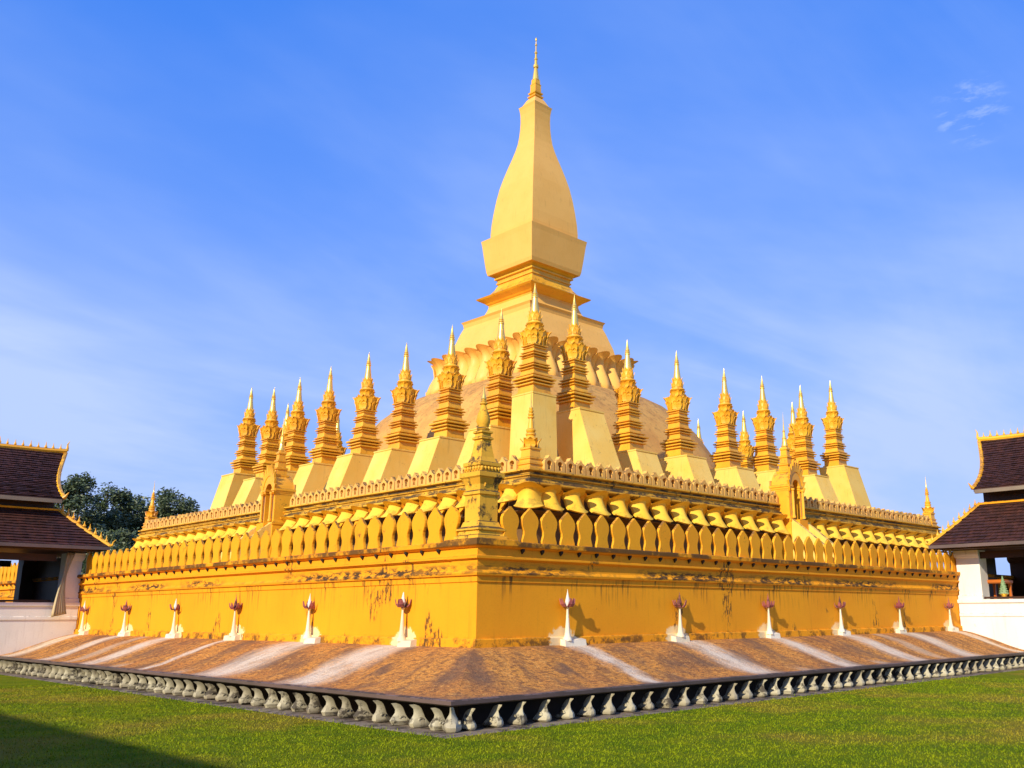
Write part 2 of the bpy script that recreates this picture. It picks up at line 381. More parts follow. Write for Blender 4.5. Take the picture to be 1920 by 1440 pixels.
for i in range(-4, 72):
    s = .1 + i * .483
    r = random.Random(i)
    place('lotus_petal', pm[r.randrange(4)], ap, (s + r.uniform(-.02, .02), -2.20, 0.02), -math.pi / 2 + r.uniform(-.06, .06), (r.uniform(.92, 1.08), r.uniform(.85, 1.08), r.uniform(.9, 1.0)))
    place('lotus_petal', pm[r.randrange(4)], ap, (-2.20, s + r.uniform(-.02, .02), 0.02), math.pi + r.uniform(-.06, .06), (r.uniform(.92, 1.08), r.uniform(.85, 1.08), r.uniform(.9, 1.0)))
place('lotus_petal', pm[0], ap, (-2.19, -2.19, 0.02), math.pi * 1.25, (1.15, 1.25, 1.02))

# ------------------------------------------------------------------ outer wall
ow = thing('outer_wall', 'stained ochre outer terrace wall with leaf shaped battlements along its top', 'wall')
MB().rect([(.05, .9), (.065, 1.03), (.06, 1.165), (.045, 1.18), (0, 1.182)], 0, 0, W1X, W1Y, caps=False).build('plinth', M['ochre'], ow)
MB().rect([(0, 1.182), (0, 2.15)], 0, 0, W1X, W1Y, caps=False).build('wall_face', M['ochre'], ow)
MB().rect([(0, 2.15), (.022, 2.158), (.025, 2.255), (.065, 2.268), (.075, 2.31), (.06, 2.325), (.02, 2.37), (.015, 2.53), (.06, 2.545), (.095, 2.565),
           (.095, 2.598), (.05, 2.612), (.045, 2.745), (.10, 2.76), (.15, 2.79), (.155, 2.86), (.135, 2.875), (.02, 2.885), (-.6, 2.89)], 0, 0, W1X, W1Y, caps=False).build('cornice', M['ochre'], ow)
MB().rect([(-.6, 2.89), (-.6, 2.35)], 0, 0, W1X, W1Y, caps=True).build('walkway', M['ochre_up'], ow)
def leaf_merlon(w, h, th, tab, rim=.03, mat='ochre_up', name='merlon'):
    m = MB(); out = [(lerp(tab, t) * w, t * h) for t in [q[0] for q in tab]]
    pts = [(a, z) for a, z in out] + [(-a, z) for a, z in reversed(out)]
    cz = h * .48
    ins = [(a * (1 - rim / w * 2), cz + (z - cz) * (1 - rim / h * 2)) for a, z in pts]
    R = [[(a, th / 2, z) for a, z in pts], [(a, -th / 2 + .02, z) for a, z in pts], [(a * .97, -th / 2, cz + (z - cz) * .985) for a, z in pts], [(a, -th / 2, z) for a, z in ins]]
    m.rings(R); return m.mesh(name, M[mat])
tabm = [(0, .86), (.06, .86), (.14, .77), (.24, .68), (.34, .70), (.48, .88), (.58, .93), (.66, .92), (.76, .78), (.86, .50), (.94, .22), (1.0, .03)]
mm = leaf_merlon(.224, .655, .06, tabm, rim=.014)
gap = lambda s: 20.0 < s < 25.9
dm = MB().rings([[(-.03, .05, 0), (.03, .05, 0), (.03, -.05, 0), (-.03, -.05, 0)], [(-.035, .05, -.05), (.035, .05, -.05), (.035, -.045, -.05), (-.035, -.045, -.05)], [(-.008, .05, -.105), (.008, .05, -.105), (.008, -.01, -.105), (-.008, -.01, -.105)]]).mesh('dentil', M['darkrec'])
for i in range(0, 129):
    s = .76 + i * .493; r = random.Random(i * 3)
    if gap(s): continue
    place('merlon', mm, ow, (s, .03, 2.885), r.uniform(-.03, .03), (r.uniform(.96, 1.03), 1, r.uniform(.97, 1.02)))
    if s < 40: place('dentil', dm, ow, (s + .24, -.05, 2.772))
for i in range(0, 133):
    s = .80 + i * .508; r = random.Random(i * 5 + 1)
    if gap(s): continue
    place('merlon', mm, ow, (.03, s, 2.885), -math.pi / 2 + r.uniform(-.03, .03), (r.uniform(.98, 1.05), 1, r.uniform(1.0, 1.05)))
    if s < 40: place('dentil', dm, ow, (-.05, s + .25, 2.772), -math.pi / 2)
# corner pier under the post
MB().sq([(.36, 2.33), (.37, 2.54), (.43, 2.56), (.435, 2.60), (.39, 2.62), (.385, 2.75), (.46, 2.78), (.49, 2.80), (.49, 2.895), (.44, 2.91), (.30, 2.92)], .335, .335).build('corner_pier', M['ochre'], ow)


def corner_spire(name, label, x, y, prof_sq, prof_round, mat, bead=None, leaf=None, group='corner spires'):
    t = thing(name, label, 'spire', (x, y, prof_sq[0][1]), 0, group); z0 = prof_sq[0][1]
    mk = lambda m: m.tf(lambda a, b, c: (a, b, c - z0))
    mk(MB().sq(prof_sq)).build('shaft', M[mat], t)
    k = next((i for i, q in enumerate(prof_round) if q[0] < .05), len(prof_round) - 3)
    mk(MB().lathe(prof_round[:max(k, 2)], n=12)).build('bulb', M[mat], t, 'auto'); mk(MB().lathe(prof_round[max(k, 2) - 1:], n=10)).build('finial', M['leaf_gold'], t, 'auto')
    if bead:
        zb, hb, nb, rb = bead; m = MB()
        for sd_ in range(4):
            for i in range(nb):
                a = -hb + 2 * hb * (i + .5) / nb; c, s = [(1, 0), (0, 1), (-1, 0), (0, -1)][sd_]
                m.lathe([(rb * .6, zb - rb), (rb, zb), (rb * .6, zb + rb)], hb * c - a * s, hb * s + a * c, 6)
        mk(m).build('bead_row', M[mat], t)
    if leaf:
        zb, hb, hl, fl = leaf; m = MB()
        for q in range(8):
            a = q * math.pi / 4; big = 1.0 if q % 2 else .8; d = hb * (1.30 if q % 2 else .95)
            G = []
            for i in range(5):
                v = i / 4; o = d + fl * v * v; w = hl * .42 * big * (1 - .85 * v ** 2) * (1 + .4 * math.sin(v * 3)); z = zb + hl * v * (1 - .12 * v * v)
                G.append([((o * math.cos(a) - u * w * math.sin(a), o * math.sin(a) + u * w * math.cos(a), z), ((o - .04) * math.cos(a) - u * w * math.sin(a), (o - .04) * math.sin(a) + u * w * math.cos(a), z)) for u in (-1, -.4, .4, 1)])
            m.sheet(G, 0)
        mk(m).build('lotus_leaves', M[mat], t)
    return t


corner_spire('corner_spire', 'weathered ochre corner spire with blackened cap on the outer wall corner', .31, .31,
             [(a_ * .86, z) for a_, z in [(.40, 2.92), (.40, 2.97), (.34, 2.99), (.33, 3.05), (.37, 3.07), (.37, 3.10), (.30, 3.14), (.27, 3.22), (.245, 3.24), (.245, 3.70), (.28, 3.72), (.28, 3.77), (.24, 3.80), (.25, 3.90),
              (.31, 4.01), (.345, 4.04), (.345, 4.12), (.28, 4.14), (.25, 4.22), (.29, 4.25), (.29, 4.31), (.22, 4.33), (.18, 4.42), (.145, 4.60), (.125, 4.74), (.165, 4.76), (.165, 4.79), (.125, 4.81), (.12, 4.86), (.155, 4.88), (.155, 4.91), (.11, 4.93)]],
             [(.11, 4.93), (.13, 4.96), (.10, 4.99), (.11, 5.03), (.135, 5.10), (.12, 5.20), (.07, 5.34), (.05, 5.42), (.075, 5.44), (.075, 5.46), (.045, 5.48), (.06, 5.50), (.04, 5.52), (.055, 5.54), (.045, 5.56), (.02, 5.68), (.004, 5.80)],
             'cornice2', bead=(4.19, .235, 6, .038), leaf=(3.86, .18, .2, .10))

# ------------------------------------------------------------------ lotus stands on the plinth
def stand(i, axis, s, label):
    loc = (s, -.12, 1.05) if axis == 0 else (-.12, s, 1.05)
    r = random.Random(i * 7 + axis); t = thing('lotus_stand', label, 'lotus stand', loc, 0 if axis == 0 else -math.pi / 2, 'white lotus stands along the ochre wall')
    w = r.uniform(.20, .30); b = MB(); off = r.uniform(-.05, .22)
    b.rings([[(off - w, .10, -.10), (off + w, .10, -.10), (off + w, -.09, -.10), (off - w, -.09, -.10)], [(off - w, .10, .10), (off + w, .10, .11), (off + w * .97, -.06, .075), (off - w * .97, -.06, .07)]])
    b.build('pad', M['cream'], t)
    MB().lathe([(.095, .06), (.088, .10), (.06, .15), (.048, .22), (.04, .32), (.03, .45), (.022, .58), (.02, .64), (.036, .655), (.036, .67), (.02, .685)], n=12).build('stem', M['cream'], t, 'auto')
    col = M['pink']
    m = MB()
    for q in range(7):
        a = q * 2 * math.pi / 7 + r.random(); G = []
        for k_ in range(4):
            v = k_ / 3; o = .03 + .125 * math.sin(v * 1.5) ; z = .675 + .15 * v ** 1.5 - .03 * math.sin(v * 3.1); ww = .042 * math.sin(.5 + v * 2.5) + .004
            G.append([((o * math.cos(a) - u * ww * math.sin(a), o * math.sin(a) + u * ww * math.cos(a), z), ((o - .012) * math.cos(a) - u * ww * math.sin(a), (o - .012) * math.sin(a) + u * ww * math.cos(a), z + .01)) for u in (-1, 0, 1)])
        m.sheet(G, 0)
    m.build('open_petals', col, t)
    MB().lathe([(.025, .67), (.042, .73), (.046, .78), (.03, .85), (.017, .91), (.009, .95), (.002, 1.0 + r.uniform(-.04, .04))], n=9).build('bud', M['pink' if r.random() < .4 else 'white'], t, 'auto')
ordn = ['nearest', 'second', 'third', 'fourth', 'fifth', 'sixth']
for i in range(6):
    stand(i, 0, 2.11 + i * 3.38, ('lotus stand nearest the corner' if i == 0 else f'{ordn[i]} lotus stand from the corner') + ' on the right hand ochre wall, white stem')
    stand(i, 1, 2.03 + i * 3.42, ('lotus stand nearest the corner' if i == 0 else f'{ordn[i]} lotus stand from the corner') + ' on the left hand ochre wall, white stem')

# ------------------------------------------------------------------ middle terrace
mt = thing('middle_terrace', 'gold middle terrace with hooded lotus petals under a pierced parapet', 'terrace')
x0, y0, x1, y1 = X2 - .25, Y2 - .25, X2B + .25, Y2B + .25
MB().rect([(-.05, 5.54), (-.05, 6.45), (.02, 6.5)], x0, y0, x1, y1, caps=False).build('terrace_wall', M['moss_shade'], mt)
MB().rect([(-.5, 2.3), (-.5, 5.50), (.50, 5.50), (.52, 5.53), (-.05, 5.54)], x0, y0, x1, y1, caps=False).build('lower_wall', M['moss_shade'], mt)
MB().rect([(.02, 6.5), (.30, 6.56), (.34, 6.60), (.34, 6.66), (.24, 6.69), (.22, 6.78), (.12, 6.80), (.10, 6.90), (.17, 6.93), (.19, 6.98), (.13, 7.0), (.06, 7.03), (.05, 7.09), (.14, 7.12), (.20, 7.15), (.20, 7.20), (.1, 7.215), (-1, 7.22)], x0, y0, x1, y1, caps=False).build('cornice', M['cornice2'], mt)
MB().rect([(-1, 7.22), (-1, 6.7)], x0, y0, x1, y1).build('terrace_floor', M['gold_lite'], mt)
def hood_petal(w, zs, prof, thick, lipdrop, name, mat, belly=.12, wtab=None, nj=9):
    """lotus petal: x across, -y outward. prof [(t, outward offset)], hooded lip"""
    P = []; ni = 13
    for i in range(ni):
        t = i / (ni - 1); ww = w * lerp(wtab or [(0, .62), (.3, .74), (.7, .92), (.9, 1.0), (1, .96)], t); row = []
        for j in range(nj):
            u = -1 + 2 * j / (nj - 1)
            z = zs[0] + (zs[1] - zs[0]) * t - lipdrop * u * u * max(0, (t - .55) / .45) + (0 if t > .2 else .12 * (1 - t / .2) * u * u * (zs[1] - zs[0]))
            o = lerp(prof, t) - belly * u * u * (.6 + .4 * t)
            row.append(((u * ww, -o, z), (u * ww * .96, -o + thick, z - .02)))
        P.append(row)
    return MB().sheet(P, 0).mesh(name, M[mat], 'auto')
WT2 = [(0, 1.0), (.15, .92), (.35, .80), (.55, .76), (.75, .86), (.92, 1.05), (1, 1.05)]
PR2 = [(0, .92), (.12, .86), (.30, .74), (.48, .66), (.62, .60), (.74, .56), (.84, .60), (.93, .76), (1, .86)]
pm2 = hood_petal(.54, (5.54, 6.56), PR2, .12, .20, 'lotus_petal', 'petal2', belly=.46, wtab=WT2, nj=13)
pm2L = hood_petal(.54, (5.86, 6.60), PR2, .12, .16, 'lotus_petal', 'petal2', belly=.42, wtab=WT2, nj=13)
pm2s = hood_petal(.16, (5.54, 6.46), [(0, .34), (.2, .26), (.5, .16), (.75, .16), (.88, .22), (1, .34)], .08, .12, 'lotus_sepal', 'ochre_up', belly=.05)
def arch_merlon(w, h, th):
    out = [(w, 0), (w, .45 * h), (w * .95, .60 * h), (w * .70, .74 * h), (w * .36, .84 * h), (w * .20, .93 * h), (0, 1.06 * h), (-w * .20, .93 * h), (-w * .36, .84 * h), (-w * .70, .74 * h), (-w * .95, .60 * h), (-w, .45 * h), (-w, 0)]
    inn = [(w * .30, .10 * h), (w * .26, .34 * h), (w * .46, .44 * h), (w * .50, .53 * h), (w * .40, .62 * h), (w * .2, .67 * h), (0, .70 * h), (-w * .2, .67 * h), (-w * .40, .62 * h), (-w * .50, .53 * h), (-w * .46, .44 * h), (-w * .26, .34 * h), (-w * .30, .10 * h)]
    m = MB(); n_ = len(out)
    vs = [(a, -th / 2, z) for a, z in out] + [(a, -th / 2, z) for a, z in inn] + [(a, th / 2, z) for a, z in out] + [(a, th * .38, z) for a, z in inn]
    f = []
    for j in range(n_):
        k_ = (j + 1) % n_
        f += [(j, k_, n_ + k_, n_ + j), (n_ + j, n_ + k_, 3 * n_ + k_, 3 * n_ + j), (2 * n_ + j, 2 * n_ + k_, k_, j)]
    f.append(tuple(range(3 * n_, 4 * n_))); f.append(tuple(range(2 * n_, 3 * n_))[::-1])
    return m.add(vs, f).mesh('pierced_merlon', M['merlon2'])
am = arch_merlon(.275, .60, .22)
nX, nY = 27, 29
for i in range(nX):
    s = x0 + .75 + i * (x1 - x0 - 1.5) / (nX - 1)
    if abs(s - 32.6) < 1.0: continue
    place('lotus_petal', pm2, mt, (s, y0, 0)); place('lotus_sepal', pm2s, mt, (s + .66, y0 - .03, 0))
for i in range(nY):
    s = y0 + .75 + i * (y1 - y0 - 1.5) / (nY - 1)
    if abs(s - 34.3) < 1.0: continue
    place('lotus_petal', pm2L, mt, (x0, s, 0), -math.pi / 2); place('lotus_sepal', pm2s, mt, (x0 - .03, s + .66, 0), -math.pi / 2)
place('lotus_petal', pm2, mt, (x0 + .12, y0 + .12, 0), -math.pi / 4, (1.1, 1.35, 1))
for i in range(58):
    s = x0 + .95 + i * .608
    if abs(s - 32.6) < .95 or s > x1 - .7: continue
    r = random.Random(i); place('pierced_merlon', am, mt, (s, y0 - .02, 7.215), r.uniform(-.03, .03), (1, 1, r.uniform(.97, 1.03)))
for i in range(62):
    s = y0 + .95 + i * .608
    if abs(s - 34.3) < .95 or s > y1 - .7: continue
    r = random.Random(i); place('pierced_merlon', am, mt, (x0 - .02, s, 7.215), -math.pi / 2 + r.uniform(-.03, .03), (1, 1, r.uniform(.97, 1.03)))

_s2 = lambda L: [(a_ * .74, z) for a_, z in L]
P2SQ = [(.56, 7.20), (.56, 7.27), (.48, 7.30), (.47, 7.40), (.53, 7.43), (.53, 7.48), (.44, 7.52), (.42, 7.62), (.47, 7.65), (.47, 7.70), (.38, 7.74), (.36, 8.02), (.42, 8.05), (.42, 8.12), (.34, 8.16), (.30, 8.26)]
P2RD = [(.30, 8.24), (.36, 8.34), (.33, 8.50), (.24, 8.62), (.29, 8.66), (.29, 8.72), (.22, 8.76), (.27, 8.82), (.27, 8.87), (.19, 8.92), (.15, 9.15), (.12, 9.34), (.19, 9.37), (.19, 9.42), (.12, 9.45), (.17, 9.50), (.17, 9.55), (.10, 9.58), (.14, 9.63), (.14, 9.68), (.085, 9.71), (.11, 9.76), (.10, 9.80), (.06, 9.84), (.045, 10.0), (.025, 10.3), (.005, 10.68)]
for lab, x, y in (('gold leafed corner spire at the near corner of the middle terrace parapet', X2 + .1, Y2 + .1), ('far left corner spire of the middle terrace, seen against dark trees', X2 + .1, Y2B - .1), ('far right corner spire of the middle terrace beside the tiled roof', X2B - .1, Y2 + .1)):
    corner_spire('corner_spire', lab, x, y, _s2(P2SQ), _s2(P2RD), 'gold', leaf=(8.14, .22, .42, .17))

# gates in the middle of the terrace sides
def gate(label, x, y, rz):
    t = thing('niche_gate', label, 'gate', (x, y, 4.3), rz, 'arched niche gates on the middle terrace')
    t.scale = (.60, .74, .97); z = lambda v: v - 4.3
    for s in (-1, 1):
        m = MB().rect([(.10, z(4.3)), (.10, z(6.3)), (.16, z(6.34)), (.16, z(6.44)), (.04, z(6.48)), (0, z(6.6)), (0, z(8.05)), (.06, z(8.09)), (.06, z(8.17)), (.12, z(8.2)), (.12, z(8.3)), (0, z(8.34))], s * .88 - .24, -1.05, s * .88 + .24, .4)
        m.build('jamb', M['gold'], t)
        MB().lathe([(.14, z(6.5)), (.14, z(6.6)), (.10, z(6.64)), (.095, z(7.95)), (.14, z(8.0)), (.15, z(8.1))], s * .80, -1.22, 10).build('pilaster', M['gold'], t, 'auto')
        # sloping stair cheek running outwards
        MB().rings([[(s * .92 + d, -1.15, z(4.3)) for d in (-.2, .2)] + [(s * .92 + d, -1.15, z(6.45)) for d in (.2, -.2)], [(s * .92 + d, -2.0, z(4.3)) for d in (-.2, .2)] + [(s * .92 + d, -2.0, z(5.95)) for d in (.2, -.2)], [(s * .92 + d, -3.9, z(4.0)) for d in (-.2, .2)] + [(s * .92 + d, -3.9, z(4.75)) for d in (.2, -.2)]]).build('stair_cheek', M['gold_lite'], t)
    MB().box(-1.2, 1.2, .38, .5, z(4.3), z(8.6)).build('back_wall', M['dome'], t)
    m = MB(); n_ = 14; A = []; B = []      # arched head
    for i in range(n_ + 1):
        a = math.pi * i / n_; A.append((.64 * math.cos(a), z(8.0) + .62 * math.sin(a) ** .8 * 1.0)); B.append((1.15 * math.cos(a) * (1 if abs(math.cos(a)) < .99 else 1), z(8.0) + 1.15 * math.sin(a)))
    R = [[(a, -1.12, b) for a, b in A], [(a, -1.12, b) for a, b in B], [(a, .4, b) for a, b in B], [(a, .4, b) for a, b in A], [(a, -1.12, b) for a, b in A]]
    m.rings(R, close=False); m.build('arch', M['gold'], t)
    m = MB()
    for i in range(13):       # flame leaves round the arch
        a = math.pi * (.02 + .96 * i / 12); c, s_ = math.cos(a), math.sin(a); L = .22 + .30 * s_ + .08 * (i % 2); G = []
        for k_ in range(4):
            v = k_ / 3; rr = 1.05 + L * v; w = .14 * (1 - v * .9) * (1 + .6 * math.sin(v * 3)); 
            G.append([((rr * c - u * w * s_, -1.16 - .10 * v, z(8.0) + rr * s_ + u * w * c + .1 * v), (rr * c - u * w * s_, -1.0 - .1 * v, z(8.0) + rr * s_ + u * w * c + .1 * v)) for u in (-1, 0, 1)])
        m.sheet(G, 0)
    m.build('flame_leaves', M['gold'], t)
    MB().sq([(.48, z(8.7)), (.46, z(9.0)), (.54, z(9.05)), (.54, z(9.14)), (.40, z(9.18)), (.38, z(9.42)), (.46, z(9.46)), (.46, z(9.54)), (.33, z(9.58)), (.30, z(9.86)), (.37, z(9.9)), (.37, z(9.98)), (.27, z(10.02)), (.25, z(10.30)), (.31, z(10.34)), (.31, z(10.41)), (.2, z(10.5))], 0, -.35).build('tiered_roof', M['gold'], t)
    MB().lathe([(.22, z(10.5)), (.26, z(10.56)), (.2, z(10.68)), (.15, z(10.95)), (.18, z(10.98)), (.18, z(11.03)), (.12, z(11.06)), (.09, z(11.35)), (.11, z(11.38)), (.11, z(11.43)), (.06, z(11.47)), (.03, z(11.9)), (.005, z(12.5))], 0, -.35, 10).build('finial', M['leaf_gold'], t, 'auto')
    MB().box(-.66, .66, -1.6, .38, z(4.3), z(6.4)).build('threshold', M['ochre_up'], t)
gate('arched niche gate with flame leaves midway along the right side of the middle terrace', 32.6, Y2 - .2, 0)
gate('arched niche gate with flame leaves midway along the left side of the middle terrace', X2 - .2, 34.3, -math.pi / 2)

# ------------------------------------------------------------------ ring of small stupas
def stupa_meshes():
    d = {}
    # z = 0 is the top of the pedestal
    sq = [(.64, 0), (.64, .10), (.57, .12), (.56, .44)]
    def plate(z0_, z1_, r_, gr): sq.extend([(gr, z0_ - .01), (r_ - .03, z0_), (r_, z0_ + .02), (r_, z1_ - .02), (r_ - .03, z1_), (gr, z1_ + .012)])
    for q_ in ((.47, .57, .68, .55), (.64, .73, .73, .55), (.80, .92, .78, .56), (.99, 1.07, .65, .50), (1.36, 1.43, .56, .46), (1.50, 1.58, .61, .46), (1.65, 1.73, .55, .43), (2.03, 2.09, .49, .41), (2.16, 2.24, .54, .41), (2.31, 2.38, .49, .39), (2.56, 2.62, .45, .38), (2.69, 2.78, .48, .38)): plate(*q_)
    d['tower'] = MB().sq(sq).mesh('tower', M['gold'])
    cap = [(.40, 2.77), (.41, 2.95), (.44, 3.2), (.48, 3.42), (.52, 3.55), (.48, 3.60), (.36, 3.62), (.31, 3.75), (.27, 3.95)]
    d['capital'] = MB().sq(cap).mesh('capital', M['gold'])
    m = MB()
    def leafy(a, base, z0, hgt, fl, w0):
        G = []
        for i in range(6):
            v = i / 5; o = base + fl * v * v + .02; w = w0 * (.55 + .9 * math.sin(v * 2.2)) * (1 - .75 * v ** 3); zz = z0 + hgt * v - .10 * hgt * max(0, v - .75) * 4
            G.append([((o * math.cos(a) - u * w * math.sin(a), o * math.sin(a) + u * w * math.cos(a), zz - .08 * u * u * hgt), ((o - .05) * math.cos(a) - u * w * math.sin(a), (o - .05) * math.sin(a) + u * w * math.cos(a), zz - .08 * u * u * hgt)) for u in (-1, -.5, 0, .5, 1)])
        m.sheet(G, 0)
    for q in range(4):
        a = math.pi / 2 * q
        leafy(a + math.pi / 4, .56, 2.80, .55, .15, .13); leafy(a + math.pi / 4, .62, 3.10, .55, .20, .13)
        for off in (-.30, .30): leafy(a + off * 1.3, .46 / math.cos(off * 1.2), 2.80, .55, .12, .14); leafy(a + off * .8, .54, 3.12, .50, .10, .13)
        leafy(a, .46, 2.82, .62, .10, .17); leafy(a, .50, 3.25, .48, .08, .16)
        for off in (-.5, .5, 0): leafy(a + off, .34, 3.66, .32, .12, .10)
    d['leaf_crown'] = m.mesh('leaf_crown', M['gold'])
    d['bell'] = MB().lathe([(.30, 3.88), (.40, 3.96), (.44, 4.02), (.42, 4.08), (.33, 4.12), (.31, 4.20), (.33, 4.30), (.30, 4.45), (.24, 4.62), (.20, 4.74)], n=12).mesh('bell', M['gold'], 'auto')
    m = MB()
    for tier, (rb, zb, n_, hh) in enumerate(((.31, 4.18, 8, .34), (.24, 4.45, 8, .30))):
        for q in range(n_):
            leafy_a = q * 2 * math.pi / n_ + tier * .4
            G = []
            for i in range(4):
                v = i / 3; o = rb + .02 + .07 * v * v; w = .10 * (1 - v * .92) * (1 + .5 * math.sin(v * 3))
                G.append([((o * math.cos(leafy_a) - u * w * math.sin(leafy_a), o * math.sin(leafy_a) + u * w * math.cos(leafy_a), zb + hh * v), ((o - .03) * math.cos(leafy_a) - u * w * math.sin(leafy_a), (o - .03) * math.sin(leafy_a) + u * w * math.cos(leafy_a), zb + hh * v)) for u in (-1, 0, 1)])
            m.sheet(G, 0)
    d['bell_leaves'] = m.mesh('bell_leaves', M['gold'])
    d['finial'] = MB().lathe([(.22, 4.66), (.225, 4.74), (.20, 4.9), (.15, 5.3), (.13, 5.52), (.155, 5.55), (.155, 5.60), (.115, 5.63), (.14, 5.67), (.14, 5.72), (.10, 5.75), (.125, 5.79), (.115, 5.83), (.095, 5.87), (.055, 6.1), (.004, 6.42)], n=12).mesh('finial', M['leaf_gold'], 'auto')
    return d
SM = stupa_meshes()
def pedestal(key, sx, sy):
    """leaning buttress pedestal: outward shift at the foot along (sx, sy)"""
    H = 3.5 if sx * sy == 0 or sx > 0 or sy > 0 else 5.2; w = .86; ke = .38
    if sx < 0 and sy < 0: w = .74; ke = .05
    top = [(-w + min(0, sx) * ke, -w + min(0, sy) * ke), (w + max(0, sx) * ke, -w + min(0, sy) * ke), (w + max(0, sx) * ke, w + max(0, sy) * ke), (-w + min(0, sx) * ke, w + max(0, sy) * ke)]
    kb = .35 if sx < 0 and sy < 0 else (1.15 if sx * sy == 0 else .75)
    bot = [(x * 1.12 + sx * kb, y * 1.12 + sy * kb) for x, y in top]
    # keep the back of the buttress under the tower
    m = MB().rings([[(x, y, -H) for x, y in bot], [(x, y, -.10) for x, y in top], [(x * 1.03, y * 1.03, -.09) for x, y in top], [(x * 1.03, y * 1.03, -.02) for x, y in top], [(x * .98, y * .98, 0) for x, y in top]])
    return m.mesh('pedestal', M['gold_lite'])
PED = {}
def small_stupa(label, x, y, zped, sx, sy, sc=1.0):
    t = thing('small_stupa', label, 'small stupa', (x, y, zped), random.uniform(-.02, .02), 'small gold stupas ringing the dome')
    if (sx, sy) not in PED: PED[(sx, sy)] = pedestal('p', sx, sy)
    place('pedestal', PED[(sx, sy)], t)
    for k_ in ('tower', 'capital', 'leaf_crown', 'bell', 'bell_leaves', 'finial'): place(k_, SM[k_], t, sc=(1, 1, sc))
    return t
YR = 20.1; XL = 19.2
nm = ['first', 'second', 'third', 'fourth', 'fifth', 'sixth', 'seventh', 'eighth']
small_stupa('corner small stupa nearest the viewer, directly in front of the great spire', 19.42, 19.75, 11.95, -.7, -.7, .91)
TIPR = [(22.57, 18.03), (26.73, 16.43), (31.08, 16.65), (35.77, 16.49), (39.96, 16.73), (44.67, 16.93)]
TIPL = [(22.05, 16.95), (26.15, 16.95), (30.4, 16.85), (34.3, 17.05), (38.65, 17.0), (42.5, 16.95), (46.0, 16.85)]
for i, (x, zt) in enumerate(TIPR): small_stupa(f'{nm[i]} small gold stupa to the right of the corner one, on the right hand row', x, YR, zt - 6.42, 0, -1)
small_stupa('far right corner small stupa with a pale leaning pedestal, last of the right hand row', 48.99, YR + .1, 18.05 - 6.42, .7, -.7)
for i, (y, zt) in enumerate(TIPL): small_stupa(f'{nm[i]} small gold stupa to the left of the corner one, on the left hand row', XL, y, zt - 6.42, -1, 0)
small_stupa('far left corner small stupa, last and leftmost of the left hand row', XL + .1, 49.6, 17.55 - 6.42, -.7, .7)
FARL = [(22.2, 'rear small stupa half hidden between the sixth and seventh of the left hand row'), (26.4, 'rear small stupa half hidden behind the fifth of the left hand row')]
for x, lab in FARL: small_stupa(lab, x, 49.6, 10.4, 0, 1)
FARR = [(22.6, 'rear small stupa half hidden behind the sixth of the right hand row'), (26.9, 'rear small stupa showing between the fourth and fifth of the right hand row'), (31.2, 'rear small stupa whose tip alone shows over the right shoulder of the dome')]
for y, lab in FARR: small_stupa(lab, 47.6, y, 10.2, 1, 0)

# ------------------------------------------------------------------ great stupa
gs = thing('great_stupa', 'tall golden great stupa with square bulb, cornice and petalled dome', 'stupa', (CX, CY, 6.7))
def gz_(m): return m.tf(lambda a, b, c: (a, b, c - 6.7))
def sup(prof, seg=96):
    m = MB(); R = []
    for a_, z, n in prof:
        ring = []
        for j in range(seg):
            th = 2 * math.pi * (j + .5) / seg; c, s = math.cos(th), math.sin(th); rr = a_ / ((abs(c) ** n + abs(s) ** n) ** (1 / n)); ring.append((rr * c, rr * s, z))
        R.append(ring)
    return m.rings(R)
dome = [(12.6, 6.7, 3), (12.4, 8.2, 3), (12.0, 9.6, 3.2), (11.2, 10.9, 3.5), (10.35, 12.2, 4), (9.5, 13.4, 4.5), (8.5, 14.5, 5), (7.3, 15.5, 6), (6.2, 16.1, 8), (5.5, 16.3, 8)]
gz_(sup(dome)).build('dome', M['dome'], gs, True)
gz_(MB().sq([(5.3, 16.0), (5.3, 16.7), (4.85, 16.9), (4.55, 18.0), (4.4, 19.1)])).build('petal_drum', M['stupa'], gs)
pm3 = hood_petal(.60, (15.95, 18.95), [(0, .55), (.07, .86), (.2, .98), (.4, .80), (.65, .48), (.82, .44), (.92, .66), (1, .98)], .14, .14, 'dome_petal', 'stupa', belly=.46, wtab=[(0, .30), (.08, .62), (.2, .90), (.4, .94), (.7, .70), (.88, .80), (1, 1.0)], nj=13)
pm3s = hood_petal(.26, (16.4, 18.7), [(0, .08), (.3, .12), (.6, .10), (.85, .22), (1, .50)], .1, .1, 'dome_sepal', 'stupa', belly=.12)
for side in range(4):
    a = side * math.pi / 2
    for i in range(8):
        u = -4.3 + i * 1.2286
        for me_, du, dd in ((pm3, 0, 0), (pm3s, .614, .05)):
            uu = u + du; px, py = uu, -(4.58 + dd); place(me_.name, me_, gs, (px * math.cos(a) - py * math.sin(a), px * math.sin(a) + py * math.cos(a), -6.7), a)
    c = 4.58; px, py = c, -c
    place('dome_petal', pm3, gs, ((px * math.cos(a) - py * math.sin(a)) * .965, (px * math.sin(a) + py * math.cos(a)) * .965, -6.7), a + math.pi / 4, (1, 1.25, 1))
r2 = math.sqrt(2)
hd = lambda L: [(a_ / r2, z) for a_, z in L]
gz_(MB().sq(hd([(6.2, 18.6), (6.3, 18.9), (5.9, 19.1), (5.7, 19.8), (5.42, 20.4), (5.2, 20.9), (4.95, 21.35), (5.02, 21.62), (5.16, 21.78), (4.7, 21.74), (4.35, 21.80), (3.85, 22.05), (3.5, 22.35), (3.3, 22.7), (3.2, 22.95)]))).build('stepped_base', M['stupa'], gs)
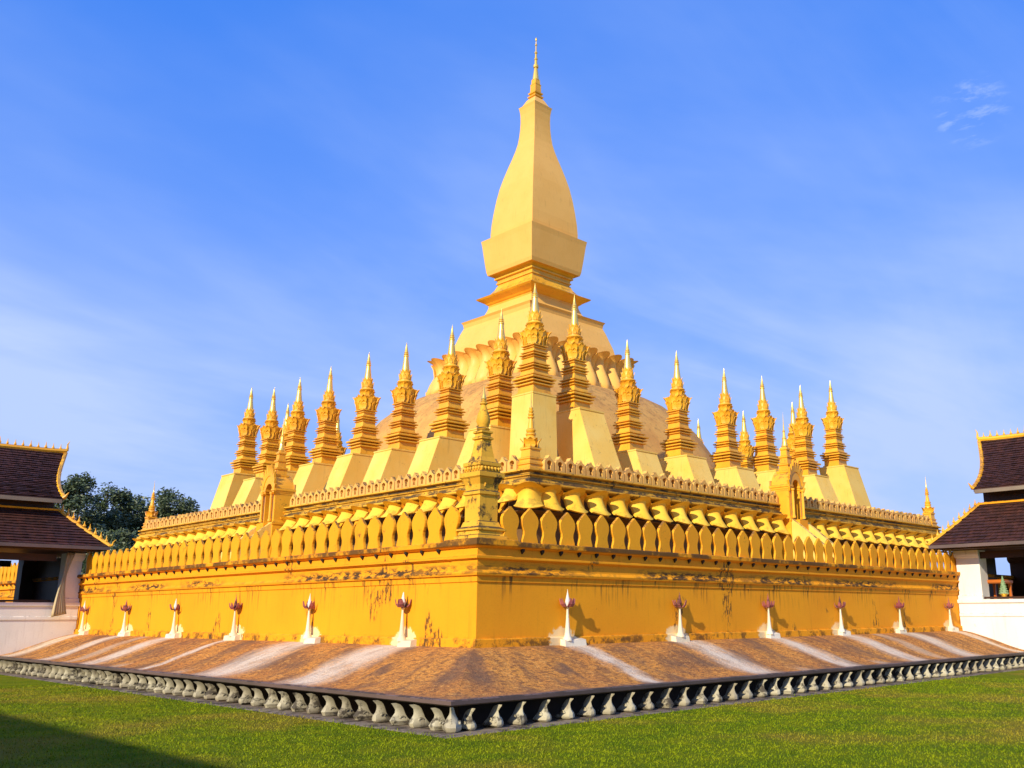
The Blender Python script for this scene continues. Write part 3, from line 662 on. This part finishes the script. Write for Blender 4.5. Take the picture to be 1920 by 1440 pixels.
gz_(MB().sq(hd([(3.1, 22.9), (3.22, 22.95), (3.24, 23.06), (3.36, 23.10), (3.5, 23.2), (4.02, 23.42), (4.16, 23.52), (4.05, 23.58), (3.5, 23.72), (3.1, 23.95), (2.8, 24.25), (2.66, 24.5)]))).build('cornice', M['gold'], gs)
gz_(MB().sq(hd([(2.58, 24.4), (2.60, 24.62), (2.72, 24.66), (2.72, 24.76), (2.62, 24.80), (2.66, 24.95), (2.85, 25.0), (2.87, 25.1), (2.78, 25.14), (2.95, 25.28), (3.05, 25.34)]))).build('neck', M['gold'], gs)
gz_(MB().sq(hd([(3.0, 25.33), (3.34, 25.34), (3.44, 25.6), (3.55, 26.2), (3.66, 26.85), (3.78, 27.6), (3.87, 27.98), (3.62, 28.02), (3.2, 28.06)]))).build('throne_block', M['stupa'], gs)
bulb = [(3.17, 28.0), (3.19, 28.5), (3.13, 29.3), (3.0, 30.2), (2.82, 31.2), (2.58, 32.2), (2.30, 33.05), (2.0, 33.85), (1.72, 34.55), (1.48, 35.2), (1.30, 35.8), (1.20, 36.4), (1.14, 37.0), (1.11, 37.6), (1.13, 38.2), (1.20, 38.6), (1.27, 38.82), (1.10, 38.86), (.95, 39.05), (.68, 39.45), (.5, 39.62)]
gz_(MB().sq(hd(bulb))).build('bulb', M['stupa'], gs)
gz_(MB().sq(hd([(.42, 39.6), (.60, 39.68), (.62, 39.78), (.46, 39.82), (.44, 39.9), (.56, 39.98), (.58, 40.08), (.42, 40.14), (.40, 40.7), (.44, 40.8), (.34, 40.86), (.32, 41.25)]))).build('finial_base', M['gold'], gs)
gz_(MB().lathe([(.26, 41.2), (.24, 41.4), (.15, 42.1), (.13, 42.25), (.2, 42.3), (.2, 42.5), (.12, 42.55), (.10, 42.95), (.14, 43.0), (.13, 43.1), (.085, 43.15), (.07, 43.5), (.12, 43.55), (.11, 43.65), (.05, 43.7), (.045, 44.2), (.09, 44.25), (.09, 44.32), (.03, 44.36), (.03, 44.6), (.075, 44.68), (.075, 44.8), (.01, 44.95)], n=10)).build('finial', M['leaf_gold'], gs, 'auto')

# ------------------------------------------------------------------ gate pavilions
def pavilion(label, kind_, ze, zh, zu, zr, seed):
    """local: a outwards from the wall, b along the wall away from the corner"""
    mp = (lambda a, b, z: (20 + b, -a, z)) if kind_ == 'R' else (lambda a, b, z: (-a, 20 + b, z))
    t = thing('gate_pavilion', label, 'pavilion', (0, 0, 0)); A1 = 9.2; Bw = 5.2
    B = lambda m, n_, mat, par=t, sm=False: m.tf(mp).build(n_, M[mat], par, sm)
    base = B(MB().rings([[(.02, 0, 0), (A1, 0, 0), (A1, Bw, 0), (.02, Bw, 0)], *[[(.02, -q, zz), (A1 + q, -q, zz), (A1 + q, Bw + q, zz), (.02, Bw + q, zz)] for q, zz in ((0, 1.46), (.03, 1.48), (.03, 1.56), (0, 1.58), (0, 1.86))], [(-.02, -.05, 1.90), (A1 + .05, -.05, 1.90), (A1 + .05, Bw + .05, 1.90), (-.02, Bw + .05, 1.90)], [(-.02, -.05, 2.0), (A1 + .05, -.05, 2.0), (A1 + .05, Bw + .05, 2.0), (-.02, Bw + .05, 2.0)]]), 'base_wall', 'white')
    for a_ in (.02, 4.3, 8.4):
        for b_ in (0, Bw - .6):
            cw_ = .78 if kind_ == 'R' else .5
            B(MB().rings([[(a_ + (cw_ - q) * u + q, b_ + (.6 - q) * v + q, z) for u, v in ((0, 0), (1, 0), (1, 1), (0, 1))] for q, z in ((0, 2.0), (0, 2.12), (.03, 2.15), (.03, 3.3), (0, 3.34), (-.03, 3.42), (-.03, 3.55))]), 'column', 'white' if b_ == 0 else 'wood')  # far columns take the dark wood colour to paint in interior shade
    B(MB().box(-.25, A1 + .25, -.62, Bw + .62, ze - .13, ze - .08), 'ceiling', 'wood')
    B(MB().box(.02, .10, .7, Bw - (2.0 if kind_ == 'R' else .3), 2.0, 3.5), 'dark_inner_panel', 'wood')  # dark sheet put in to stand for the shade of the interior
    for a_ in (2.3, 2.9, 6.4):
        B(MB().rings([[(a_ + u * .07, Bw - .3 + v * .07, z) for u, v in ((-1, -1), (1, -1), (1, 1), (-1, 1))] for z in (2.0, 3.5)]), 'post', 'redwood')
    for bb in (.12, Bw - .2):
        B(MB().box(.8, 4.3, bb, bb + .06, 2.02, 2.08), 'sill', 'wood')
        B(MB().box(.8, 4.3, bb, bb + .06, 3.28, 3.5), 'lintel', 'wood')
    # downpipe at the wall side corner
    B(MB().tube([(-.06, -.12, ze - .1), (-.06, -.12, 2.4), (-.05, -.14, 2.05)], .045, 8), 'downpipe', 'pipe')
    # skirt roof
    ea, eb = -.42, -.82; ha, hb = .86, .42; Af = A1 + .9
    lo = [(ea, eb), (Af, eb), (Af, Bw - eb), (ea, Bw - eb)]; hi = [(ha, hb), (Af - 1.28, hb), (Af - 1.28, Bw - hb), (ha, Bw - hb)]
    R = []
    for v in (0, .33, .66, 1): 
        zz = ze + (zh - ze) * (v * .9 + .1 * v * v); R.append([(l[0] + (h[0] - l[0]) * v, l[1] + (h[1] - l[1]) * v, zz) for l, h in zip(lo, hi)])
    skirt = B(MB().rings([[(q[0], q[1], ze - .09) for q in lo]] + R), 'skirt_roof', 'tile')
    def tiles(P00, P10, P01, P11, nrow, par, sag=0.0, name='roof_tiles'):
        """rows of overlapping flat tiles on the quad (bottom edge P00-P10, top edge P01-P11)"""
        m = MB(); P00, P10, P01, P11 = map(Vector, (P00, P10, P01, P11)); rr = random.Random(seed)
        S = lambda u, v: (P00 * (1 - u) + P10 * u) * (1 - v) + (P01 * (1 - u) + P11 * u) * v - Vector((0, 0, sag * 4 * v * (1 - v)))
        nrm = (P10 - P00).cross(P01 - P00).normalized(); nrm = nrm if nrm.z > 0 else -nrm
        for i in range(nrow):
            v0, v1 = i / nrow, min(1.0, (i + 1.15) / nrow); L = (S(1, v0) - S(0, v0)).length; nt = max(1, int(L / .19)); sh = .5 * (i % 2)
            for j in range(nt):
                u0, u1 = (j + sh * .98) / nt, (j + .94 + sh * .98) / nt
                if u1 > 1: u1 = 1.0
                if u1 - u0 < .2 / nt: continue
                l0 = .035 + rr.uniform(0, .016); l1 = .006
                q = [S(u0, v0) + nrm * l0, S(u1, v0) + nrm * (l0 + rr.uniform(-.006, .006)), S(u1, v1) + nrm * l1, S(u0, v1) + nrm * l1]
                e = [S(u0, v0) + nrm * (l0 - .022), S(u1, v0) + nrm * (l0 - .022)]
                m.add([tuple(x) for x in q + e], [(0, 1, 2, 3), (4, 5, 1, 0), (4, 0, 3), (1, 5, 2)])
        o = B(m, name, 'tile', par); kind(o, 'stuff'); return o
    sides = [(0, 1), (3, 0), (2, 3)]
    for i, j in sides: tiles((*lo[i], ze), (*lo[j], ze), (*hi[i], zh), (*hi[j], zh), 13, skirt)
    B(MB().rings([[(q[0], q[1], ze - .1) for q in lo], [(q[0] + (q[0] - 4) * .004, q[1] + (q[1] - 2.6) * .01, ze - .09) for q in lo], [(q[0] + (q[0] - 4) * .004, q[1] + (q[1] - 2.6) * .01, ze + .01) for q in lo], [(q[0], q[1], ze + .02) for q in lo]], caps=False), 'eave_board', 'ledge', skirt)
    # clerestory
    B(MB().rings([[(ha + d, hb + d, z), (Af - 1.28 - d, hb + d, z), (Af - 1.28 - d, Bw - hb - d, z), (ha + d, Bw - hb - d, z)] for d, z in ((0, zh - .05), (0, zh + .07), (.1, zh + .08), (.1, zu + .25))]), 'clerestory', 'wood')
    B(MB().rings([[(ha - d, hb - d, z), (Af - 1.28 + d, hb - d, z), (Af - 1.28 + d, Bw - hb + d, z), (ha - d, Bw - hb + d, z)] for d, z in ((.02, zh - .01), (.06, zh), (.06, zh + .05), (.02, zh + .07))]), 'gilt_band', 'ochre_up')
    # upper gable roof, concave
    sec = []; N_ = 8; rb = Bw / 2
    for i in range(N_ + 1):
        v = i / N_; b_ = 0.02 + (rb - .02) * v; z_ = zu + (zr - zu) * (v * .72 + .28 * v * v); a_ = .86 - .62 * (v ** 1.0) + .22 * math.sin(v * math.pi) * (1 - v * .3); sec.append((a_, b_, z_))
    full = sec + [(a_, Bw - b_, z_) for a_, b_, z_ in sec[-2::-1]]
    Ao = A1 - .2
    up = B(MB().sheet([[((a_, b_, z_), (a_, b_, z_ - .10)), ((Ao + (.86 - a_), b_, z_), (Ao + (.86 - a_), b_, z_ - .10))] for a_, b_, z_ in full], 0), 'upper_roof', 'tile')
    for i in range(N_):
        for half in (0, 1):
            q0, q1 = sec[i], sec[i + 1]; f = (lambda b_: b_) if half == 0 else (lambda b_: Bw - b_)
            tiles((q0[0], f(q0[1]), q0[2]), (Ao + .86 - q0[0], f(q0[1]), q0[2]), (q1[0], f(q1[1]), q1[2]), (Ao + .86 - q1[0], f(q1[1]), q1[2]), 3, up)
    for half in (0, 1):
        f = (lambda b_: b_) if half == 0 else (lambda b_: Bw - b_)
        B(MB().tube([(a_ - .03, f(b_), z_ + .02) for a_, b_, z_ in sec], .065, 6), 'bargeboard', 'gold', up)
        B(MB().box(.9, Ao, f(.02) - .05, f(.02) + .05, zu - .16, zu - .04), 'eave_fascia', 'kerb', up)
    gb = MB(); n_ = len(full); gb.add([(a_ + .25, b_, z_ - .1) for a_, b_, z_ in full] + [(1.0, Bw - .05, zu - .1), (1.0, .05, zu - .1)], [tuple(range(n_)) + (n_, n_ + 1)]); B(gb, 'gable_board', 'redwood', up)
    ra0 = sec[-1][0]
    ridge = B(MB().tube([(ra0 - .05, rb, zr + .08), (ra0 + .5, rb, zr + .045), (3, rb, zr + .01), (Ao + .5, rb, zr + .06)], .09, 8), 'ridge', 'gold', up)
    sp = MB().lathe([(.02, 0), (.055, .03), (.045, .07), (.02, .12), (.005, .24)], n=6).mesh('crest_spike', M['gold'])
    def spike(a_, b_, z_, s=1.0, lean=0):
        o = place('crest_spike', sp, up, mp(a_, b_, z_), 0, (s, s, s)); return o
    for i in range(36): spike(ra0 + .15 + i * .235, rb, zr + .11, random.uniform(.8, 1.05))
    MBt = MB().tube([(ra0 - .05, rb, zr + .1), (ra0 - .07, rb, zr + .2), (ra0 - .06, rb, zr + .32), (ra0 - .12, rb, zr + .45)], [.06, .04, .025, .006], 7); B(MBt, 'ridge_finial', 'gold', up)
    for bb in (0, 1):
        f = (lambda b_: b_) if bb == 0 else (lambda b_: Bw - b_)
        B(MB().tube([(ea - .02, f(eb - .02), ze + .05), ((ea + ha) / 2, f((eb + hb) / 2), (ze + zh) / 2 + .02), (ha, f(hb), zh + .05)], .055, 6), 'hip_ridge', 'gold', skirt)
        B(MB().tube([(ea, f(eb), ze + .04), (ea - .07, f(eb - .07), ze + .07), (ea - .08, f(eb - .08), ze + .16), (ea - .14, f(eb - .14), ze + .25)], [.045, .035, .02, .005], 7), 'hip_finial', 'gold', skirt)
        for i in range(9):
            v = (i + .6) / 9.4; o = place('crest_spike', sp, skirt, mp(ea + (ha - ea) * v, f(eb + (hb - eb) * v), ze + (zh - ze) * v + .08), 0, (1, 1, random.uniform(.75, 1)))
        B(MB().tube([(.86, f(.02), zu + .02), (.82, f(-.03), zu + .06), (.79, f(-.05), zu + .12), (.74, f(-.07), zu + .2)], [.06, .045, .03, .006], 7), 'eave_finial', 'gold', up)
    return t, mp
pR, mpR = pavilion('white walled gate pavilion with dark tiled double roof at the right edge', 'R', 3.70, 5.03, 5.52, 7.50, 3)
pL, mpL = pavilion('white walled gate pavilion with dark tiled double roof at the left edge', 'L', 3.73, 4.90, 5.27, 7.12, 5)

# curtain tied at the left pavilion column
cu = MB(); Pc = []
for i in range(15):
    v = i / 14; z = 3.55 - 1.95 * v; row = []; sp_ = .055 + .26 * abs(v - .36) ** 1.2; cen = -.50 - .18 * math.sin(v * 2.2)
    for j in range(19):
        u = j / 18 - .5; a_ = cen + u * sp_ * 2; b_ = 19.72 + .05 * math.sin(j * 1.9 + v) - .05 * math.sin(v * 3.1)
        row.append(((a_, b_, z + .10 * u * v), (a_, b_ + .012, z + .10 * u * v)))
    Pc.append(row)
tag(cu.sheet(Pc, 0).build('curtain', M['cloth'], None, True), 'faded beige curtain tied back beside the white column of the left pavilion', 'curtain')
# offerings on the floor of the right pavilion
def offering(x, y, label, mat, h):
    t = thing('offering_cone', label, 'offering', (x, y, 2.0)); MB().lathe([(.16, 0), (.18, .03), (.12, .07), (.06, .1), (.12, .15), (.14, .17)], n=12).build('bowl', M['leaf_gold'], t, 'auto')
    m = MB()
    for k_ in range(7):
        rr = .13 * (1 - k_ / 7.5); n_ = max(4, int(rr * 60))
        for q in range(n_):
            a = q * 2 * math.pi / n_ + k_; m.lathe([(.012, -.02), (.026, 0), (.012, .02)], rr * math.cos(a), rr * math.sin(a), 5) if False else m.add([(rr * math.cos(a) + dx, rr * math.sin(a) + dy, .18 + h * k_ / 7 + dz) for dx, dy, dz in ((.03, 0, 0), (-.03, 0, 0), (0, .03, 0), (0, -.03, 0), (0, 0, .03), (0, 0, -.03))], [(0, 2, 4), (2, 1, 4), (1, 3, 4), (3, 0, 4), (2, 0, 5), (1, 2, 5), (3, 1, 5), (0, 3, 5)])
    m.lathe([(.12, .17), (.02, .18 + h), (.004, .24 + h)], n=9); m.build('flower_cone', mat, t)
GM = paint('banana_leaf_green', (.20, .34, .16), (.35, .42, .28), .05, .1)
offering(20.35, -1.35, 'pale green leaf cone offering inside the right pavilion', GM, .5)
t = thing('altar_table', 'orange lacquered low altar table inside the right pavilion', 'table', (20.9, -1.0, 2.0))
OM = paint('orange_lacquer', (.55, .16, .02), (.40, .10, .015), .1, .1, rough=.35)
MB().rect([(0, .50), (.03, .53), (.03, .60), (0, .62)], -.35, -.3, .35, .3).build('table_top', OM, t)
for sx in (-1, 1):
    for sy in (-1, 1): MB().sq([(.04, 0), (.03, .3), (.045, .5)], sx * .3, sy * .25).build('leg', OM, t)

# ------------------------------------------------------------------ cloister gallery on the sunny side (throws the long shadow on the lawn)
RIDGE_Z = 8.6; XR = -5.62 - RIDGE_Z / math.tan(math.radians(SUN_EL)) * math.cos(math.radians(SUN_AZ - 180))
cg = thing('cloister_gallery', 'long cloister gallery with dark tiled roof beside the lawn, behind the viewer', 'gallery', (XR, 0, 0))
MB().box(-4, -3.6, -60, 70, 0, 4.6).build('back_wall', M['white'], cg)
for i in range(22): MB().rings([[(3 + u * .3, -58 + i * 6 + v * .3, z) for u, v in ((-1, -1), (1, -1), (1, 1), (-1, 1))] for z in (0, 4.6)]).build('column', M['white'], cg)
MB().rings([[(-5.2, y, 4.4), (0, y, RIDGE_Z), (5.2, y, 4.4), (0, y, RIDGE_Z - .3)] for y in (-62, 72)]).build('roof', M['tile'], cg)

# ------------------------------------------------------------------ trees behind on the left
def tree(label, x, y, h, rx, seed, nclump=46, ntop=.0):
    r = random.Random(seed); t = thing('broadleaf_tree', label, 'tree', (x, y, 0), 0, 'trees behind the terraces')
    tr = MB().tube([(0, 0, 0), (.1, .05, h * .25), (-.05, .1, h * .5), (.1, 0, h * .8)], [.42, .34, .24, .06], 8); cl = []
    for i in range(nclump):
        a = r.uniform(0, 6.283); v = r.random(); zz = h * (.36 + .60 * v); rad = rx * math.sin(.5 + 2.35 * v) ** .8 * math.sqrt(r.random()) * 1.0
        cl.append((rad * math.cos(a), rad * math.sin(a), zz, r.uniform(.5, 1.25)))
    for i in range(10):
        c = cl[i * 4 % len(cl)]; zs = h * r.uniform(.25, .5); tr.tube([(0, 0, zs), (c[0] * .5, c[1] * .5, (zs + c[2]) / 2 + .3), (c[0], c[1], c[2])], [.14, .09, .03], 6)
    tr.build('trunk', M['bark'], t, 'auto')
    vs = []; fs = []
    for cx_, cy_, cz_, rad in cl:
        for q in range(260):
            d = Vector((r.gauss(0, 1), r.gauss(0, 1), r.gauss(0, .8))).normalized() * rad * r.random() ** .45; c = Vector((cx_, cy_, cz_)) + d
            u = Vector((r.gauss(0, 1), r.gauss(0, 1), r.gauss(0, .6))).normalized(); w = u.cross(Vector((r.gauss(0, 1), r.gauss(0, 1), r.gauss(0, 1)))).normalized(); L = r.uniform(.10, .22)
            k_ = len(vs); vs += [tuple(c - u * L), tuple(c + w * L * .45), tuple(c + u * L), tuple(c - w * L * .45)]; fs.append((k_, k_ + 1, k_ + 2, k_ + 3))
    m = MB(); m.v = vs; m.f = fs; m.build('crown', M['leaf'], t)
tree('dense dark tree beside the left pavilion roof, leftmost of the trees', 18.6, 83, 14.6, 2.6, 11, 60)
tree('middle tree behind the terrace with a ragged crown, left of the far corner spire', 23.6, 86, 14.4, 3.2, 12, 60)
tree('rounded tree right of the far left corner spire, rightmost of the trees', 28.4, 84, 14.5, 2.9, 13, 60)
tree('slim pale tree filling the gap behind the far left corner spire', 25.9, 88, 13.4, 2.6, 15, 46)
tree('low dark tree in front of the others just over the terrace parapet', 22.0, 78, 9.6, 4.0, 14, 60)

# ------------------------------------------------------------------ grass blades
def blades():
    NB = 230000; C0 = np.array([-10.641, -13.0326])
    ang = np.radians(rng.uniform(6, 84, NB)); d = 4.5 + 22 * rng.random(NB) ** 1.5
    x = C0[0] + d * np.cos(ang); y = C0[1] + d * np.sin(ang)
    ok = ((x < -2.46) | (y < -2.46)); x, y, d = x[ok], y[ok], d[ok]; N = len(x)
    z = np.array([ground_z(a, b) for a, b in zip(x, y)]); a = rng.uniform(0, 6.283, N)
    h = rng.uniform(.010, .028, N) * (1 + .5 * (rng.random(N) < .04)); w = rng.uniform(.003, .006, N) * (1 + d / 14)
    edge = np.minimum(np.where(x > -2.46, 99, -2.46 - x), np.where(y > -2.46, 99, -2.46 - y)); h = h * (1 + 1.1 * np.exp(-np.abs(edge) / .09) * rng.random(N))
    lx, ly = rng.normal(0, .5, N) * h, rng.normal(0, .5, N) * h
    V = np.empty((N, 3, 3)); c, s = np.cos(a) * w, np.sin(a) * w
    V[:, 0] = np.stack([x - c, y - s, z - .004], 1); V[:, 1] = np.stack([x + c, y + s, z - .004], 1); V[:, 2] = np.stack([x + lx, y + ly, z + h], 1)
    me = bpy.data.meshes.new('grass'); me.vertices.add(3 * N); me.vertices.foreach_set('co', V.ravel().astype(np.float32))
    me.loops.add(3 * N); me.loops.foreach_set('vertex_index', np.arange(3 * N, dtype=np.int32)); me.polygons.add(N)
    me.polygons.foreach_set('loop_start', np.arange(0, 3 * N, 3, dtype=np.int32)); me.update(calc_edges=True); me.validate(); me.materials.append(M['blade'])
    o = place('grass', me); kind(o, 'stuff'); o['label'] = 'short mown green grass blades over the lawn'; o['category'] = 'grass'
blades()
